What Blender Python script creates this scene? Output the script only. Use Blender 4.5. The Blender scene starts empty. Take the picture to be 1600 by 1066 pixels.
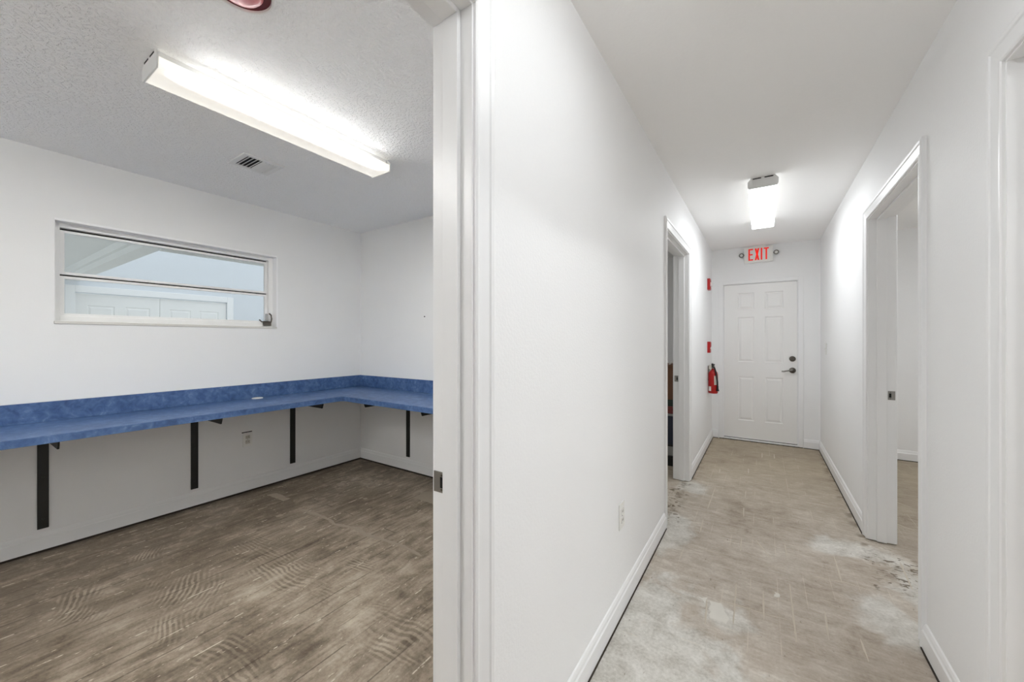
import bpy, bmesh, math, random
from mathutils import Vector, Matrix
random.seed(7)
S = bpy.context.scene
C = S.collection

# ------------------------------------------------------------------ camera, world, exposure
YAW = 33.1325
cam_d = bpy.data.cameras.new('camera')
cam_d.sensor_width = 36.0
cam_d.lens = 599.32 / 1600.0 * 36.0
cam_d.shift_y = -0.0005
cam_d.clip_start = 0.02
cam = bpy.data.objects.new('camera', cam_d)
cam.location = (0, 0, 1.27)
cam.rotation_euler = (math.radians(90), 0, math.radians(YAW))
C.objects.link(cam)
S.camera = cam

world = bpy.data.worlds.new('overcast_sky')
S.world = world
world.use_nodes = True
bgn = world.node_tree.nodes['Background']
bgn.inputs['Color'].default_value = (0.89, 0.945, 1.0, 1)
bgn.inputs['Strength'].default_value = 1.18

S.view_settings.view_transform = 'Standard'
S.view_settings.look = 'None'
S.view_settings.gamma = 1.0
S.view_settings.use_curve_mapping = False
S.view_settings.exposure = 0.17
S.cycles.diffuse_bounces = 8
S.cycles.max_bounces = 9

# lamp output (radiance of the lit acrylic)
HALL_LAMP = 15.5
NEAR_FILL = 7.5
DOOR_FILL = 30
OFFICE_LAMP = 205
OFFICE_SIDE = 2.0
OFFICE_EDGE = 85.0
OFFICE_LOW = 0.5
HALL_SIDE = 1.3
TINT = (0.935, 0.97, 1.0)
TINT_OFFICE = (0.985, 0.985, 0.975)
OFFICE_FILL = 31
SIDE_FILL = 17.5
STORE_FILL = 8

# ------------------------------------------------------------------ main dimensions (metres)
XL, XLR = -0.5554, -0.676      # hall left wall: hall face, office face
XR, XRR = 0.5635, 0.690        # hall right wall: hall face, far face
YE = 5.6663                    # end wall face
H = 2.4477                     # hall ceiling
R = 2.4251                     # office ceiling
XW, XWO = -3.628, -3.775       # window wall faces
YF, YF2 = 2.5716, 2.690        # office far wall faces
YB = -2.6                      # hall back wall
YO = -1.55                     # office near wall
D1 = (-0.235, 0.684)           # office doorway (clear)
D2 = (2.80, 3.745)             # left doorway further on
R1 = (0.72, 1.630)             # right doorway near
R2 = (2.315, 3.285)            # right doorway further on
ZD = 2.04                      # clear height of doorways
XRF = 3.1                      # far wall of right room

# ------------------------------------------------------------------ materials
def lin(c):
    def f(v):
        v /= 255.0
        return v / 12.92 if v <= 0.04045 else ((v + 0.055) / 1.055) ** 2.4
    return (f(c[0]), f(c[1]), f(c[2]), 1.0)

class NT:
    """small helper round a node tree"""
    def __init__(self, m):
        m.use_nodes = True
        self.t = m.node_tree
        self.b = self.t.nodes['Principled BSDF']
        self.out = self.t.nodes['Material Output']
    def n(self, typ, **kw):
        x = self.t.nodes.new(typ)
        for k, v in kw.items():
            setattr(x, k, v)
        return x
    def link(self, a, b):
        self.t.links.new(a, b)
    def put(self, sock, v):
        if isinstance(v, bpy.types.NodeSocket):
            self.link(v, sock)
        elif isinstance(v, (tuple, list)) and len(v) == 3 and sock.type == 'RGBA':
            sock.default_value = (*v, 1)
        else:
            sock.default_value = v
    def pos(self):
        return self.n('ShaderNodeNewGeometry').outputs['Position']
    def obj(self):
        return self.n('ShaderNodeTexCoord').outputs['Object']
    def map(self, v, sc=(1, 1, 1), loc=(0, 0, 0), rot=(0, 0, 0)):
        m = self.n('ShaderNodeMapping')
        self.put(m.inputs['Vector'], v)
        m.inputs['Scale'].default_value = sc
        m.inputs['Location'].default_value = loc
        m.inputs['Rotation'].default_value = rot
        return m.outputs[0]
    def noise(self, v, scale, detail=4, rough=0.55, dist=0.0, color=False):
        m = self.n('ShaderNodeTexNoise')
        self.put(m.inputs['Vector'], v)
        m.inputs['Scale'].default_value = scale
        m.inputs['Detail'].default_value = detail
        m.inputs['Roughness'].default_value = rough
        m.inputs['Distortion'].default_value = dist
        return m.outputs['Color' if color else 'Fac']
    def m(self, op, a, b=0.0, c=0.0, clamp=False):
        x = self.n('ShaderNodeMath', operation=op, use_clamp=clamp)
        self.put(x.inputs[0], a); self.put(x.inputs[1], b); self.put(x.inputs[2], c)
        return x.outputs[0]
    def ss(self, v, lo, hi):
        x = self.n('ShaderNodeMapRange', interpolation_type='SMOOTHSTEP')
        self.put(x.inputs['Value'], v)
        x.inputs['From Min'].default_value = lo
        x.inputs['From Max'].default_value = hi
        return x.outputs[0]
    def mix(self, f, a, b, mode='MIX'):
        x = self.n('ShaderNodeMix', data_type='RGBA', blend_type=mode)
        self.put(x.inputs['Factor'], f)
        self.put(x.inputs['A'] if False else x.inputs[6], a)
        self.put(x.inputs[7], b)
        return x.outputs[2]
    def ramp(self, f, stops):
        x = self.n('ShaderNodeValToRGB')
        self.put(x.inputs[0], f)
        e = x.color_ramp.elements
        while len(e) < len(stops):
            e.new(0.5)
        for k, (p, c) in enumerate(stops):
            e[k].position = p
            e[k].color = lin(c)
        return x.outputs[0]
    def sep(self, v):
        x = self.n('ShaderNodeSeparateXYZ')
        self.put(x.inputs[0], v)
        return x.outputs
    def comb(self, x=0.0, y=0.0, z=0.0):
        c = self.n('ShaderNodeCombineXYZ')
        self.put(c.inputs[0], x); self.put(c.inputs[1], y); self.put(c.inputs[2], z)
        return c.outputs[0]
    def vadd(self, a, b):
        x = self.n('ShaderNodeVectorMath', operation='ADD')
        self.put(x.inputs[0], a); self.put(x.inputs[1], b)
        return x.outputs[0]
    def vscale(self, a, s):
        x = self.n('ShaderNodeVectorMath', operation='SCALE')
        self.put(x.inputs[0], a); x.inputs['Scale'].default_value = s
        return x.outputs[0]
    def ell(self, px, py, cx, cy, rx, ry, warp=None, soft=0.35):
        """1 inside an ellipse lying on the floor, ragged edge from warp"""
        a = self.m('DIVIDE', self.m('SUBTRACT', px, cx), rx)
        b = self.m('DIVIDE', self.m('SUBTRACT', py, cy), ry)
        d = self.m('SQRT', self.m('ADD', self.m('MULTIPLY', a, a), self.m('MULTIPLY', b, b)))
        if warp is not None:
            d = self.m('ADD', d, warp)
        x = self.ss(d, 1 - soft, 1 + soft)
        return self.m('SUBTRACT', 1.0, x)
    def bump(self, h, strength, dist, prev=None):
        x = self.n('ShaderNodeBump')
        x.inputs['Strength'].default_value = strength
        x.inputs['Distance'].default_value = dist
        self.put(x.inputs['Height'], h)
        if prev is not None:
            self.link(prev, x.inputs['Normal'])
        return x.outputs[0]

def mat(name, col, rough=0.5, metal=0.0, bump=None, vary=0.0, vscale=6.0, spec=0.5):
    m = bpy.data.materials.new(name)
    k = NT(m)
    b = k.b
    b.inputs['Roughness'].default_value = rough
    b.inputs['Metallic'].default_value = metal
    b.inputs['Specular IOR Level'].default_value = spec
    c = lin(col)
    if vary > 0:
        n = k.noise(k.pos(), vscale, 5, 0.6)
        d = tuple(x * (1 - vary) for x in c[:3])
        u = tuple(min(1, x * (1 + vary)) for x in c[:3])
        k.link(k.mix(n, d, u), b.inputs['Base Color'])
    else:
        b.inputs['Base Color'].default_value = c
    if bump:
        sc, st, di = bump
        k.link(k.bump(k.noise(k.pos(), sc, 3, 0.5), st, di), b.inputs['Normal'])
    return m

def mat_emit(name, col, strength):
    m = bpy.data.materials.new(name)
    k = NT(m)
    k.b.inputs['Base Color'].default_value = lin(col)
    k.b.inputs['Emission Color'].default_value = lin(col)
    k.b.inputs['Emission Strength'].default_value = strength
    k.b.inputs['Roughness'].default_value = 0.4
    return m

M = {}
M['wall'] = mat('painted_drywall', (246, 246, 246), 0.6, bump=(110, 0.38, 0.002), vary=0.012, vscale=2.0, spec=0.3)
M['wall_office'] = mat('painted_office_drywall', (237, 237, 236), 0.6, bump=(110, 0.12, 0.0015), vary=0.02, vscale=2.5, spec=0.3)
M['trim'] = mat('semi_gloss_trim', (245, 245, 245), 0.32, vary=0.01, vscale=9)
M['door'] = mat('painted_door', (244, 243, 241), 0.38, vary=0.01, vscale=5)
M['plastic'] = mat('white_plastic', (238, 237, 233), 0.35)
M['metal_white'] = mat('white_enamel', (232, 232, 230), 0.35)
M['steel'] = mat('brushed_nickel', (150, 147, 142), 0.32, 0.9, vary=0.08, vscale=60)
M['dark_nickel'] = mat('dark_nickel', (104, 99, 92), 0.3, 0.9)
M['chrome'] = mat('chrome', (190, 190, 188), 0.15, 1.0)
M['black'] = mat('black_steel', (24, 25, 22), 0.45)
M['void'] = mat('dark_cavity', (12, 12, 12), 0.9)
M['gap_shade'] = mat('gap_shade_brown', (52, 44, 36), 0.9, vary=0.3, vscale=20)
M['red'] = mat('red_enamel', (178, 26, 26), 0.35)
M['hose'] = mat('black_rubber', (30, 28, 28), 0.55)
M['paper'] = mat('paper_label', (205, 200, 190), 0.7)
M['alu'] = mat('white_aluminium', (242, 242, 240), 0.4, vary=0.04, vscale=14)
M['gap_dark'] = mat('dark_gap_strip', (44, 42, 40), 0.7)
M['sill'] = mat('stone_sill', (214, 212, 206), 0.5, vary=0.06, vscale=12)
M['exit_red'] = mat_emit('exit_letter_red', (226, 34, 18), 0.40)
M['ridge'] = mat('mortar_ridge', (198, 188, 172), 0.9, vary=0.12, vscale=30)
M['patch'] = mat('white_mortar_patch', (214, 210, 201), 0.9, vary=0.05, vscale=25)
M['patch_grey'] = mat('grey_mortar_patch', (140, 129, 114), 0.9, vary=0.12, vscale=18)
M['blue_wall'] = mat('pale_blue_stucco', (222, 226, 231), 0.8, bump=(60, 0.3, 0.003), vary=0.02)
M['soffit'] = mat('porch_ceiling_paint', (242, 242, 240), 0.8, vary=0.04, vscale=3)
M['paving'] = mat('outdoor_paving', (206, 204, 198), 0.9, vary=0.1)

def make_glass():
    m = bpy.data.materials.new('window_glass')
    k = NT(m)
    tr = k.n('ShaderNodeBsdfTransparent'); tr.inputs[0].default_value = (0.94, 0.96, 0.96, 1)
    gl = k.n('ShaderNodeBsdfGlossy'); gl.inputs['Roughness'].default_value = 0.02
    fr = k.n('ShaderNodeFresnel'); fr.inputs[0].default_value = 1.45
    mx = k.n('ShaderNodeMixShader')
    k.link(fr.outputs[0], mx.inputs[0]); k.link(tr.outputs[0], mx.inputs[1]); k.link(gl.outputs[0], mx.inputs[2])
    k.link(mx.outputs[0], k.out.inputs[0])
    return m
M['glass'] = make_glass()

def make_ceiling(name, col, scale, strength):
    m = bpy.data.materials.new(name)
    k = NT(m)
    p = k.pos()
    w = k.vadd(p, k.vscale(k.noise(p, 18, 2, color=True), 0.03))
    a = k.noise(w, scale, 3, 0.5)
    b = k.ss(a, 0.42, 0.62)
    k.link(k.bump(b, strength, 0.004), k.b.inputs['Normal'])
    k.b.inputs['Base Color'].default_value = lin(col)
    k.b.inputs['Roughness'].default_value = 0.8
    k.b.inputs['Specular IOR Level'].default_value = 0.2
    return m
M['ceil'] = make_ceiling('hall_ceiling_paint', (251, 250, 249), 60, 0.06)
M['ceil_office'] = make_ceiling('textured_office_ceiling', (248, 248, 247), 62, 0.7)

def make_laminate():
    m = bpy.data.materials.new('mottled_blue_laminate')
    k = NT(m)
    p = k.pos()
    a = k.noise(p, 26, 6, 0.62, 0.6)
    b = k.noise(p, 7, 3, 0.5, 0.3)
    f = k.m('ADD', k.m('MULTIPLY', a, 0.65), k.m('MULTIPLY', b, 0.35))
    k.link(k.ramp(f, [(0.30, (44, 66, 104)), (0.46, (64, 92, 136)), (0.58, (82, 110, 153)), (0.74, (128, 150, 184))]), k.b.inputs['Base Color'])
    k.b.inputs['Roughness'].default_value = 0.42
    return m
M['laminate'] = make_laminate()

def make_hall_floor():
    m = bpy.data.materials.new('scraped_hall_concrete')
    k = NT(m)
    p = k.pos()
    x, y, _ = k.sep(p)
    big = k.noise(p, 1.7, 3, 0.6, 0.4)
    mid = k.noise(p, 9, 4, 0.65, 0.5)
    sx = k.noise(k.map(p, (7, 30, 1)), 1.0, 3, 0.6, 0.8)          # fine scrapes running across the hall
    fine = k.noise(p, 70, 2, 0.7)
    f = k.m('ADD', k.m('ADD', k.m('MULTIPLY', big, 0.32), k.m('MULTIPLY', mid, 0.30)),
            k.m('ADD', k.m('MULTIPLY', sx, 0.22), k.m('MULTIPLY', fine, 0.16)))
    col = k.ramp(f, [(0.36, (144, 132, 117)), (0.45, (173, 161, 147)), (0.53, (187, 177, 164)), (0.64, (212, 205, 194))])
    # browner towards the exit door, where adhesive was left on
    far = k.m('MULTIPLY', k.ss(y, 2.6, 5.0), k.m('ADD', 0.45, k.m('MULTIPLY', big, 0.5)))
    col = k.mix(far, col, k.mix(f, lin((118, 103, 83))[:3], lin((204, 190, 164))[:3]))
    # thin joints of the lifted planks
    br = k.n('ShaderNodeTexBrick')
    br.offset = 0.37
    k.put(br.inputs['Vector'], k.comb(k.m('ADD', y, 10.0), k.m('ADD', x, 10.0 - 0.0035)))
    br.inputs['Scale'].default_value = 1.0
    br.inputs['Mortar Size'].default_value = 0.0022
    br.inputs['Mortar Smooth'].default_value = 0.6
    br.inputs['Brick Width'].default_value = 0.52
    br.inputs['Row Height'].default_value = 0.117
    jm = k.m('MULTIPLY', br.outputs['Fac'], k.ss(k.noise(p, 3.3, 3), 0.47, 0.62))
    col = k.mix(k.m('MULTIPLY', jm, 0.55), col, lin((212, 202, 186))[:3])
    # pale cement smears
    wp = k.m('MULTIPLY', k.m('SUBTRACT', k.noise(p, 5, 3, 0.65, 0.8), 0.5), 2.6)
    cem = k.ell(x, y, -0.42, 1.50, 0.34, 0.62, wp, 0.3)
    for cx, cy, rx, ry in ((-0.53, 2.72, 0.13, 0.28), (0.50, 2.38, 0.14, 0.16), (0.47, 3.08, 0.20, 0.12), (-0.50, 3.62, 0.10, 0.16), (-0.16, 2.0, 0.12, 0.1), (0.72, 2.6, 0.14, 0.3)):
        cem = k.m('MAXIMUM', cem, k.m('MULTIPLY', k.ell(x, y, cx, cy, rx, ry, wp, 0.35), 0.85))
    ctex = k.ramp(k.m('ADD', k.m('MULTIPLY', mid, 0.6), k.m('MULTIPLY', fine, 0.4)), [(0.36, (182, 179, 170)), (0.5, (208, 206, 199)), (0.64, (226, 224, 218))])
    col = k.mix(k.m('MULTIPLY', cem, 0.8), col, ctex)
    # chipped dark remains at the two door sills and along the skirting
    chips = k.ss(k.noise(k.map(p, (16, 26, 1), rot=(0, 0, 0.35)), 1.0, 3, 0.6, 0.6), 0.55, 0.62)
    sill = k.m('MAXIMUM', k.ell(x, y, 0.62, 2.92, 0.15, 0.24, wp, 0.3), k.ell(x, y, -0.60, 3.2, 0.10, 0.42, wp, 0.3))
    col = k.mix(k.m('MULTIPLY', k.m('MULTIPLY', chips, sill), 0.85), col, lin((92, 78, 60))[:3])
    edge = k.m('MAXIMUM', k.ss(x, 0.47, 0.55), k.ss(k.m('MULTIPLY', x, -1.0), 0.49, 0.55))
    edge = k.m('MULTIPLY', edge, k.ss(k.noise(p, 11, 4, 0.6), 0.48, 0.64))
    edge = k.m('MULTIPLY', edge, k.ss(y, 2.4, 3.4))
    edge = k.m('MULTIPLY', edge, k.m('LESS_THAN', k.m('ABSOLUTE', x), 0.6))
    col = k.mix(k.m('MULTIPLY', edge, 0.6), col, lin((98, 84, 66))[:3])
    # small dark specks and scratches
    sp = k.ss(k.noise(k.map(p, (60, 26, 1), rot=(0, 0, 0.5)), 1.0, 2, 0.5), 0.70, 0.76)
    col = k.mix(k.m('MULTIPLY', sp, 0.5), col, lin((112, 98, 80))[:3])
    sl = k.ss(k.noise(k.map(p, (5, 70, 1), rot=(0, 0, -0.12)), 1.0, 2, 0.5), 0.66, 0.74)
    col = k.mix(k.m('MULTIPLY', sl, 0.35), col, lin((220, 210, 194))[:3])
    k.link(col, k.b.inputs['Base Color'])
    k.b.inputs['Roughness'].default_value = 0.75
    k.b.inputs['Specular IOR Level'].default_value = 0.25
    hgt = k.noise(k.map(p, (9, 26, 1)), 1.0, 2)
    k.link(k.bump(hgt, 0.3, 0.004), k.b.inputs['Normal'])
    return m
M['floor_hall'] = make_hall_floor()

def make_office_floor():
    m = bpy.data.materials.new('adhesive_streaked_office_floor')
    k = NT(m)
    p = k.pos()
    x, y, _ = k.sep(p)
    big = k.noise(p, 1.5, 3, 0.6, 0.5)
    mid = k.noise(p, 8, 4, 0.65, 0.6)
    st = k.noise(k.map(p, (26, 5, 1)), 1.0, 3, 0.62, 0.5)          # smears along the old planks
    fine = k.noise(p, 80, 2, 0.7)
    f = k.m('ADD', k.m('ADD', k.m('MULTIPLY', big, 0.36), k.m('MULTIPLY', mid, 0.24)),
            k.m('ADD', k.m('MULTIPLY', st, 0.28), k.m('MULTIPLY', fine, 0.12)))
    col = k.ramp(f, [(0.37, (80, 69, 57)), (0.45, (114, 102, 87)), (0.53, (146, 133, 117)), (0.64, (181, 169, 152))])
    # darker patches nearer the window wall
    win_dark = k.m('MULTIPLY', k.ss(k.m('MULTIPLY', x, -1.0), 1.9, 3.1), k.ss(mid, 0.36, 0.56))
    col = k.mix(k.m('MULTIPLY', win_dark, 0.6), col, lin((78, 66, 53))[:3])
    # notched trowel ridges in patches; the sweep direction wanders from patch to patch
    wv = k.vadd(k.vadd(p, k.vscale(k.noise(p, 2.4, 1, 0.5, 0.0, color=True), 0.16)), k.vscale(k.noise(p, 14, 1, 0.5, 0.0, color=True), 0.022))
    wp = k.m('MULTIPLY', k.m('SUBTRACT', mid, 0.5), 1.8)
    brk = k.ss(k.noise(p, 6.5, 2, 0.6, 0.4), 0.36, 0.62)
    def sweep(rz, spots):
        w = k.n('ShaderNodeTexWave', wave_type='BANDS', bands_direction='X', wave_profile='SIN')
        k.put(w.inputs['Vector'], k.map(wv, (1, 1, 1), rot=(0, 0, rz)))
        w.inputs['Scale'].default_value = 14.5
        w.inputs['Distortion'].default_value = 0.6
        w.inputs['Detail'].default_value = 1.0
        w.inputs['Detail Scale'].default_value = 1.5
        e = None
        for q in spots:
            v = k.ell(x, y, *q, wp, 0.6)
            e = v if e is None else k.m('MAXIMUM', e, v)
        e = k.m('MULTIPLY', e, brk)
        return k.m('MULTIPLY', k.m('SUBTRACT', k.ss(w.outputs['Fac'], 0.15, 0.85), 0.5), e)
    pa = sweep(1.48, ((-2.28, 1.09, 0.40, 0.10), (-1.26, 1.12, 0.24, 0.11), (-1.74, 0.66, 0.17, 0.10), (-1.9, 1.35, 0.08, 0.05)))
    pb_ = sweep(2.0, ((-2.42, 0.73, 0.25, 0.12), (-2.75, 0.42, 0.20, 0.07), (-2.17, 0.59, 0.12, 0.06), (-3.05, 0.74, 0.07, 0.07)))
    patches = k.m('ADD', pa, pb_)
    patches = k.m('MULTIPLY', patches, k.m('ADD', 0.3, k.m('MULTIPLY', big, 1.0)))
    col = k.mix(k.m('MULTIPLY', k.m('MAXIMUM', patches, 0.0), 0.75, clamp=True), col, lin((186, 173, 154))[:3])
    col = k.mix(k.m('MULTIPLY', k.m('MAXIMUM', k.m('MULTIPLY', patches, -1.0), 0.0), 0.85, clamp=True), col, lin((74, 62, 49))[:3])
    # joints of the lifted planks
    def brick(off, size, wid, shift):
        br = k.n('ShaderNodeTexBrick')
        br.offset = off
        wob = k.m('MULTIPLY', k.m('SUBTRACT', k.noise(p, 9, 2), 0.5), 0.006)
        k.put(br.inputs['Vector'], k.comb(k.m('ADD', y, 10.0 + shift), k.m('ADD', k.m('ADD', x, 10.0 - 0.0004), wob)))
        br.inputs['Scale'].default_value = 1.0
        br.inputs['Mortar Size'].default_value = size
        br.inputs['Mortar Smooth'].default_value = 0.5
        br.inputs['Brick Width'].default_value = wid
        br.inputs['Row Height'].default_value = 0.1139
        return br.outputs['Fac']
    j = brick(0.41, 0.0040, 7.0, 2.3)
    dark = k.m('MULTIPLY', j, k.ss(k.noise(k.map(p, (5, 2.2, 1)), 1.0, 3), 0.45, 0.56))
    col = k.mix(k.m('MULTIPLY', dark, 0.65), col, lin((66, 55, 43))[:3])
    light = k.m('MULTIPLY', j, k.ss(k.noise(k.map(p, (9, 7, 1), loc=(4, 2, 0)), 1.0, 4, 0.7), 0.55, 0.62))
    col = k.mix(k.m('MULTIPLY', light, 0.8), col, lin((205, 194, 176))[:3])
    # pale flecks
    fl = k.ss(k.noise(k.map(p, (55, 22, 1)), 1.0, 3, 0.6, 0.5), 0.645, 0.72)
    col = k.mix(k.m('MULTIPLY', fl, 0.7), col, lin((196, 184, 165))[:3])
    dk = k.ss(k.noise(k.map(p, (40, 14, 1), loc=(3, 9, 0)), 1.0, 3, 0.6, 0.5), 0.68, 0.76)
    col = k.mix(k.m('MULTIPLY', dk, 0.6), col, lin((62, 50, 40))[:3])
    k.link(col, k.b.inputs['Base Color'])
    k.b.inputs['Roughness'].default_value = 0.7
    k.b.inputs['Specular IOR Level'].default_value = 0.25
    hgt = k.noise(k.map(p, (26, 8, 1)), 1.0, 2)
    k.link(k.bump(hgt, 0.35, 0.004), k.b.inputs['Normal'])
    return m
M['floor_office'] = make_office_floor()

# ------------------------------------------------------------------ mesh helpers
def new():
    return bmesh.new()

def box(bm, x0, x1, y0, y1, z0, z1, bev=0.0):
    vs = [bm.verts.new((x, y, z)) for z in (z0, z1) for y in (y0, y1) for x in (x0, x1)]
    fs = []
    for q in ((0, 2, 3, 1), (4, 5, 7, 6), (0, 1, 5, 4), (2, 6, 7, 3), (0, 4, 6, 2), (1, 3, 7, 5)):
        fs.append(bm.faces.new([vs[i] for i in q]))
    if bev > 0:
        es = list({e for f in fs for e in f.edges})
        bmesh.ops.bevel(bm, geom=es, offset=bev, segments=2, profile=0.6, affect='EDGES')
    return bm

def prism(bm, pts, axis, a0, a1, caps=True):
    """extrude a closed 2D outline along an axis; pts are the two other coordinates in xyz order"""
    def P(p, a):
        if axis == 0: return (a, p[0], p[1])
        if axis == 1: return (p[0], a, p[1])
        return (p[0], p[1], a)
    A = [bm.verts.new(P(p, a0)) for p in pts]
    B = [bm.verts.new(P(p, a1)) for p in pts]
    n = len(pts)
    for i in range(n):
        bm.faces.new((A[i], A[(i + 1) % n], B[(i + 1) % n], B[i]))
    if caps:
        bm.faces.new(A[::-1]); bm.faces.new(B)
    bmesh.ops.recalc_face_normals(bm, faces=bm.faces[:])
    return bm

def lathe(bm, prof, centre, axis='z', seg=24):
    """prof: list of (radius, height); axis direction x, y, z"""
    rings = []
    for r, h in prof:
        ring = []
        for i in range(seg):
            t = 2 * math.pi * i / seg
            a, b = r * math.cos(t), r * math.sin(t)
            v = {'z': (a, b, h), 'y': (a, h, b), 'x': (h, a, b)}[axis]
            ring.append(bm.verts.new(Vector(v) + Vector(centre)))
        rings.append(ring)
    for A, B in zip(rings, rings[1:]):
        for i in range(seg):
            bm.faces.new((A[i], A[(i + 1) % seg], B[(i + 1) % seg], B[i]))
    bm.faces.new(rings[0][::-1]); bm.faces.new(rings[-1])
    bmesh.ops.recalc_face_normals(bm, faces=bm.faces[:])
    return bm

def tube(bm, pts, r, seg=10):
    pts = [Vector(p) for p in pts]
    rings = []
    for i, p in enumerate(pts):
        d = (pts[min(i + 1, len(pts) - 1)] - pts[max(i - 1, 0)]).normalized()
        u = d.cross(Vector((0, 0, 1)))
        if u.length < 0.05: u = d.cross(Vector((1, 0, 0)))
        u.normalize(); w = d.cross(u).normalized()
        rings.append([bm.verts.new(p + u * (r * math.cos(2 * math.pi * k / seg)) + w * (r * math.sin(2 * math.pi * k / seg))) for k in range(seg)])
    for A, B in zip(rings, rings[1:]):
        for i in range(seg):
            bm.faces.new((A[i], A[(i + 1) % seg], B[(i + 1) % seg], B[i]))
    bm.faces.new(rings[0][::-1]); bm.faces.new(rings[-1])
    bmesh.ops.recalc_face_normals(bm, faces=bm.faces[:])
    return bm

BASE = {}
def obj(name, bm, m, parent=None, smooth=False, label=None):
    """one mesh object; coordinates in bm are world coordinates"""
    me = bpy.data.meshes.new(name)
    if parent is not None and parent.name in BASE:
        bmesh.ops.translate(bm, verts=bm.verts[:], vec=-BASE[parent.name])
    if smooth:
        for f in bm.faces: f.smooth = True
    bm.to_mesh(me); bm.free()
    if smooth:
        me.set_sharp_from_angle(angle=math.radians(40))
    me.materials.append(M[m] if isinstance(m, str) else m)
    o = bpy.data.objects.new(name, me)
    C.objects.link(o)
    if parent is not None:
        o.parent = parent
        if parent.name in BASE: BASE[o.name] = BASE[parent.name]
    if label: o['label'] = label
    return o

def tag(o, label, cat, group=None, kind=None):
    o['label'] = label; o['category'] = cat
    if group: o['group'] = group
    if kind: o['kind'] = kind
    return o

def thing(name, label, cat, loc=(0, 0, 0), group=None, kind=None):
    o = bpy.data.objects.new(name, None)
    o.empty_display_size = 0.1
    o.location = loc
    C.objects.link(o)
    BASE[o.name] = Vector(loc)
    return tag(o, label, cat, group, kind)

def struct(name, bm, m, label, cat):
    return tag(obj(name, bm, m), label, cat, kind='structure')

def bx(*a, bev=0.0):
    return box(new(), *a, bev=bev)

# ------------------------------------------------------------------ the setting
# floors
fl = struct('floor', bx((XL + XLR) / 2, (XR + XRR) / 2, YB, YE + 0.1, -0.10, 0.0), 'floor_hall', 'scraped pale beige concrete floor of the narrow hallway', 'floor')
fo = struct('floor', bx(XWO, (XL + XLR) / 2, YO, YF2, -0.10, 0.0), 'floor_office', 'streaky brown adhesive-stained floor of the room with blue counter', 'floor')
struct('floor', bx(XWO, (XL + XLR) / 2, YF2, YE + 0.1, -0.10, 0.0), 'floor_hall', 'bare concrete floor inside the storage room left of the hallway', 'floor')
fr = struct('floor', bx((XR + XRR) / 2, XRF, YB, YE + 0.1, -0.10, 0.0), 'floor_hall', 'brown stained floor of the room right of the hallway', 'floor')

# ceilings
struct('ceiling', bx(XLR, XRF + 0.12, YB - 0.12, YE + 0.12, H, H + 0.1), 'ceil', 'smooth white ceiling over the narrow hallway', 'ceiling')
struct('ceiling', bx(XW, XLR, YO, YF, R, R + 0.12), 'ceil_office', 'textured white ceiling over the room with blue counter', 'ceiling')
struct('ceiling', bx(XW, XLR, YF2, YE, R, R + 0.12), 'ceil_office', 'white ceiling inside the storage room left of the hallway', 'ceiling')

def wall_x(x0, x1, y0, y1, opens, top):
    """a wall running along y with door openings (y0, y1, z0, z1)"""
    bm = new()
    y = y0
    for a, b, z0, z1 in sorted(opens):
        box(bm, x0, x1, y, a, 0, top)
        if z0 > 0: box(bm, x0, x1, a, b, 0, z0)
        box(bm, x0, x1, a, b, z1, top)
        y = b
    box(bm, x0, x1, y, y1, 0, top)
    return bm

J = 0.02   # jamb thickness
def op(d): return (d[0] - J, d[1] + J, 0, ZD + J)
EX0, EX1, EZ = -0.42, 0.352, 1.985       # exit door slab
WY0, WY1, WZ0, WZ1 = 0.437, 1.716, 1.385, 2.012   # window opening

struct('wall_left', wall_x(XLR, XL, YB, YE, [op(D1), op(D2)], H), 'wall', 'white textured wall between the hallway and the room with blue counter', 'wall')
struct('wall_right', wall_x(XR, XRR, YB, YE, [op(R1), op(R2)], H), 'wall', 'white hallway wall with two cased doorways on the right', 'wall')
bm = new()
for a in ((XWO, EX0 - 0.02, 0, H), (EX1 + 0.02, XRF + 0.12, 0, H), (EX0 - 0.02, EX1 + 0.02, EZ + 0.02, H)):
    box(bm, a[0], a[1], YE, YE + 0.12, a[2], a[3])
struct('wall_end', bm, 'wall', 'white end wall of the hallway around the exit door', 'wall')
struct('wall_back', bx(XLR, XRF + 0.12, YB - 0.12, YB, 0, H), 'wall', 'white wall closing the hallway behind the viewpoint', 'wall')
struct('wall_window', wall_x(XWO, XW, YO, YE, [(WY0, WY1, WZ0, WZ1)], H), 'wall_office', 'white wall with the wide high window above blue counter', 'wall')
struct('wall_far', bx(XW, XLR, YF, YF2, 0, H), 'wall_office', 'white far wall of the room with blue counter', 'wall')
struct('wall_near', bx(XWO, XLR, YO - 0.12, YO, 0, H), 'wall_office', 'white near wall of the room with blue counter', 'wall')
struct('wall_light_block', bx(XRR, XRF, 2.02, 2.14, 0, H), 'wall', 'unseen white partition added to block light between the two right rooms', 'wall')  # added to keep the near room's light out of the room beyond
struct('wall_side', bx(XRF, XRF + 0.12, YB, YE, 0, H), 'wall', 'white outer wall of the room right of the hallway', 'wall')

# skirting
def base_profile(t, h, z0):
    return [(0, z0), (t, z0), (t, z0 + h - 0.032), (t * 0.72, z0 + h - 0.026), (t * 0.62, z0 + h - 0.014), (t * 0.35, z0 + h - 0.004), (0, z0 + h)]

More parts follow.
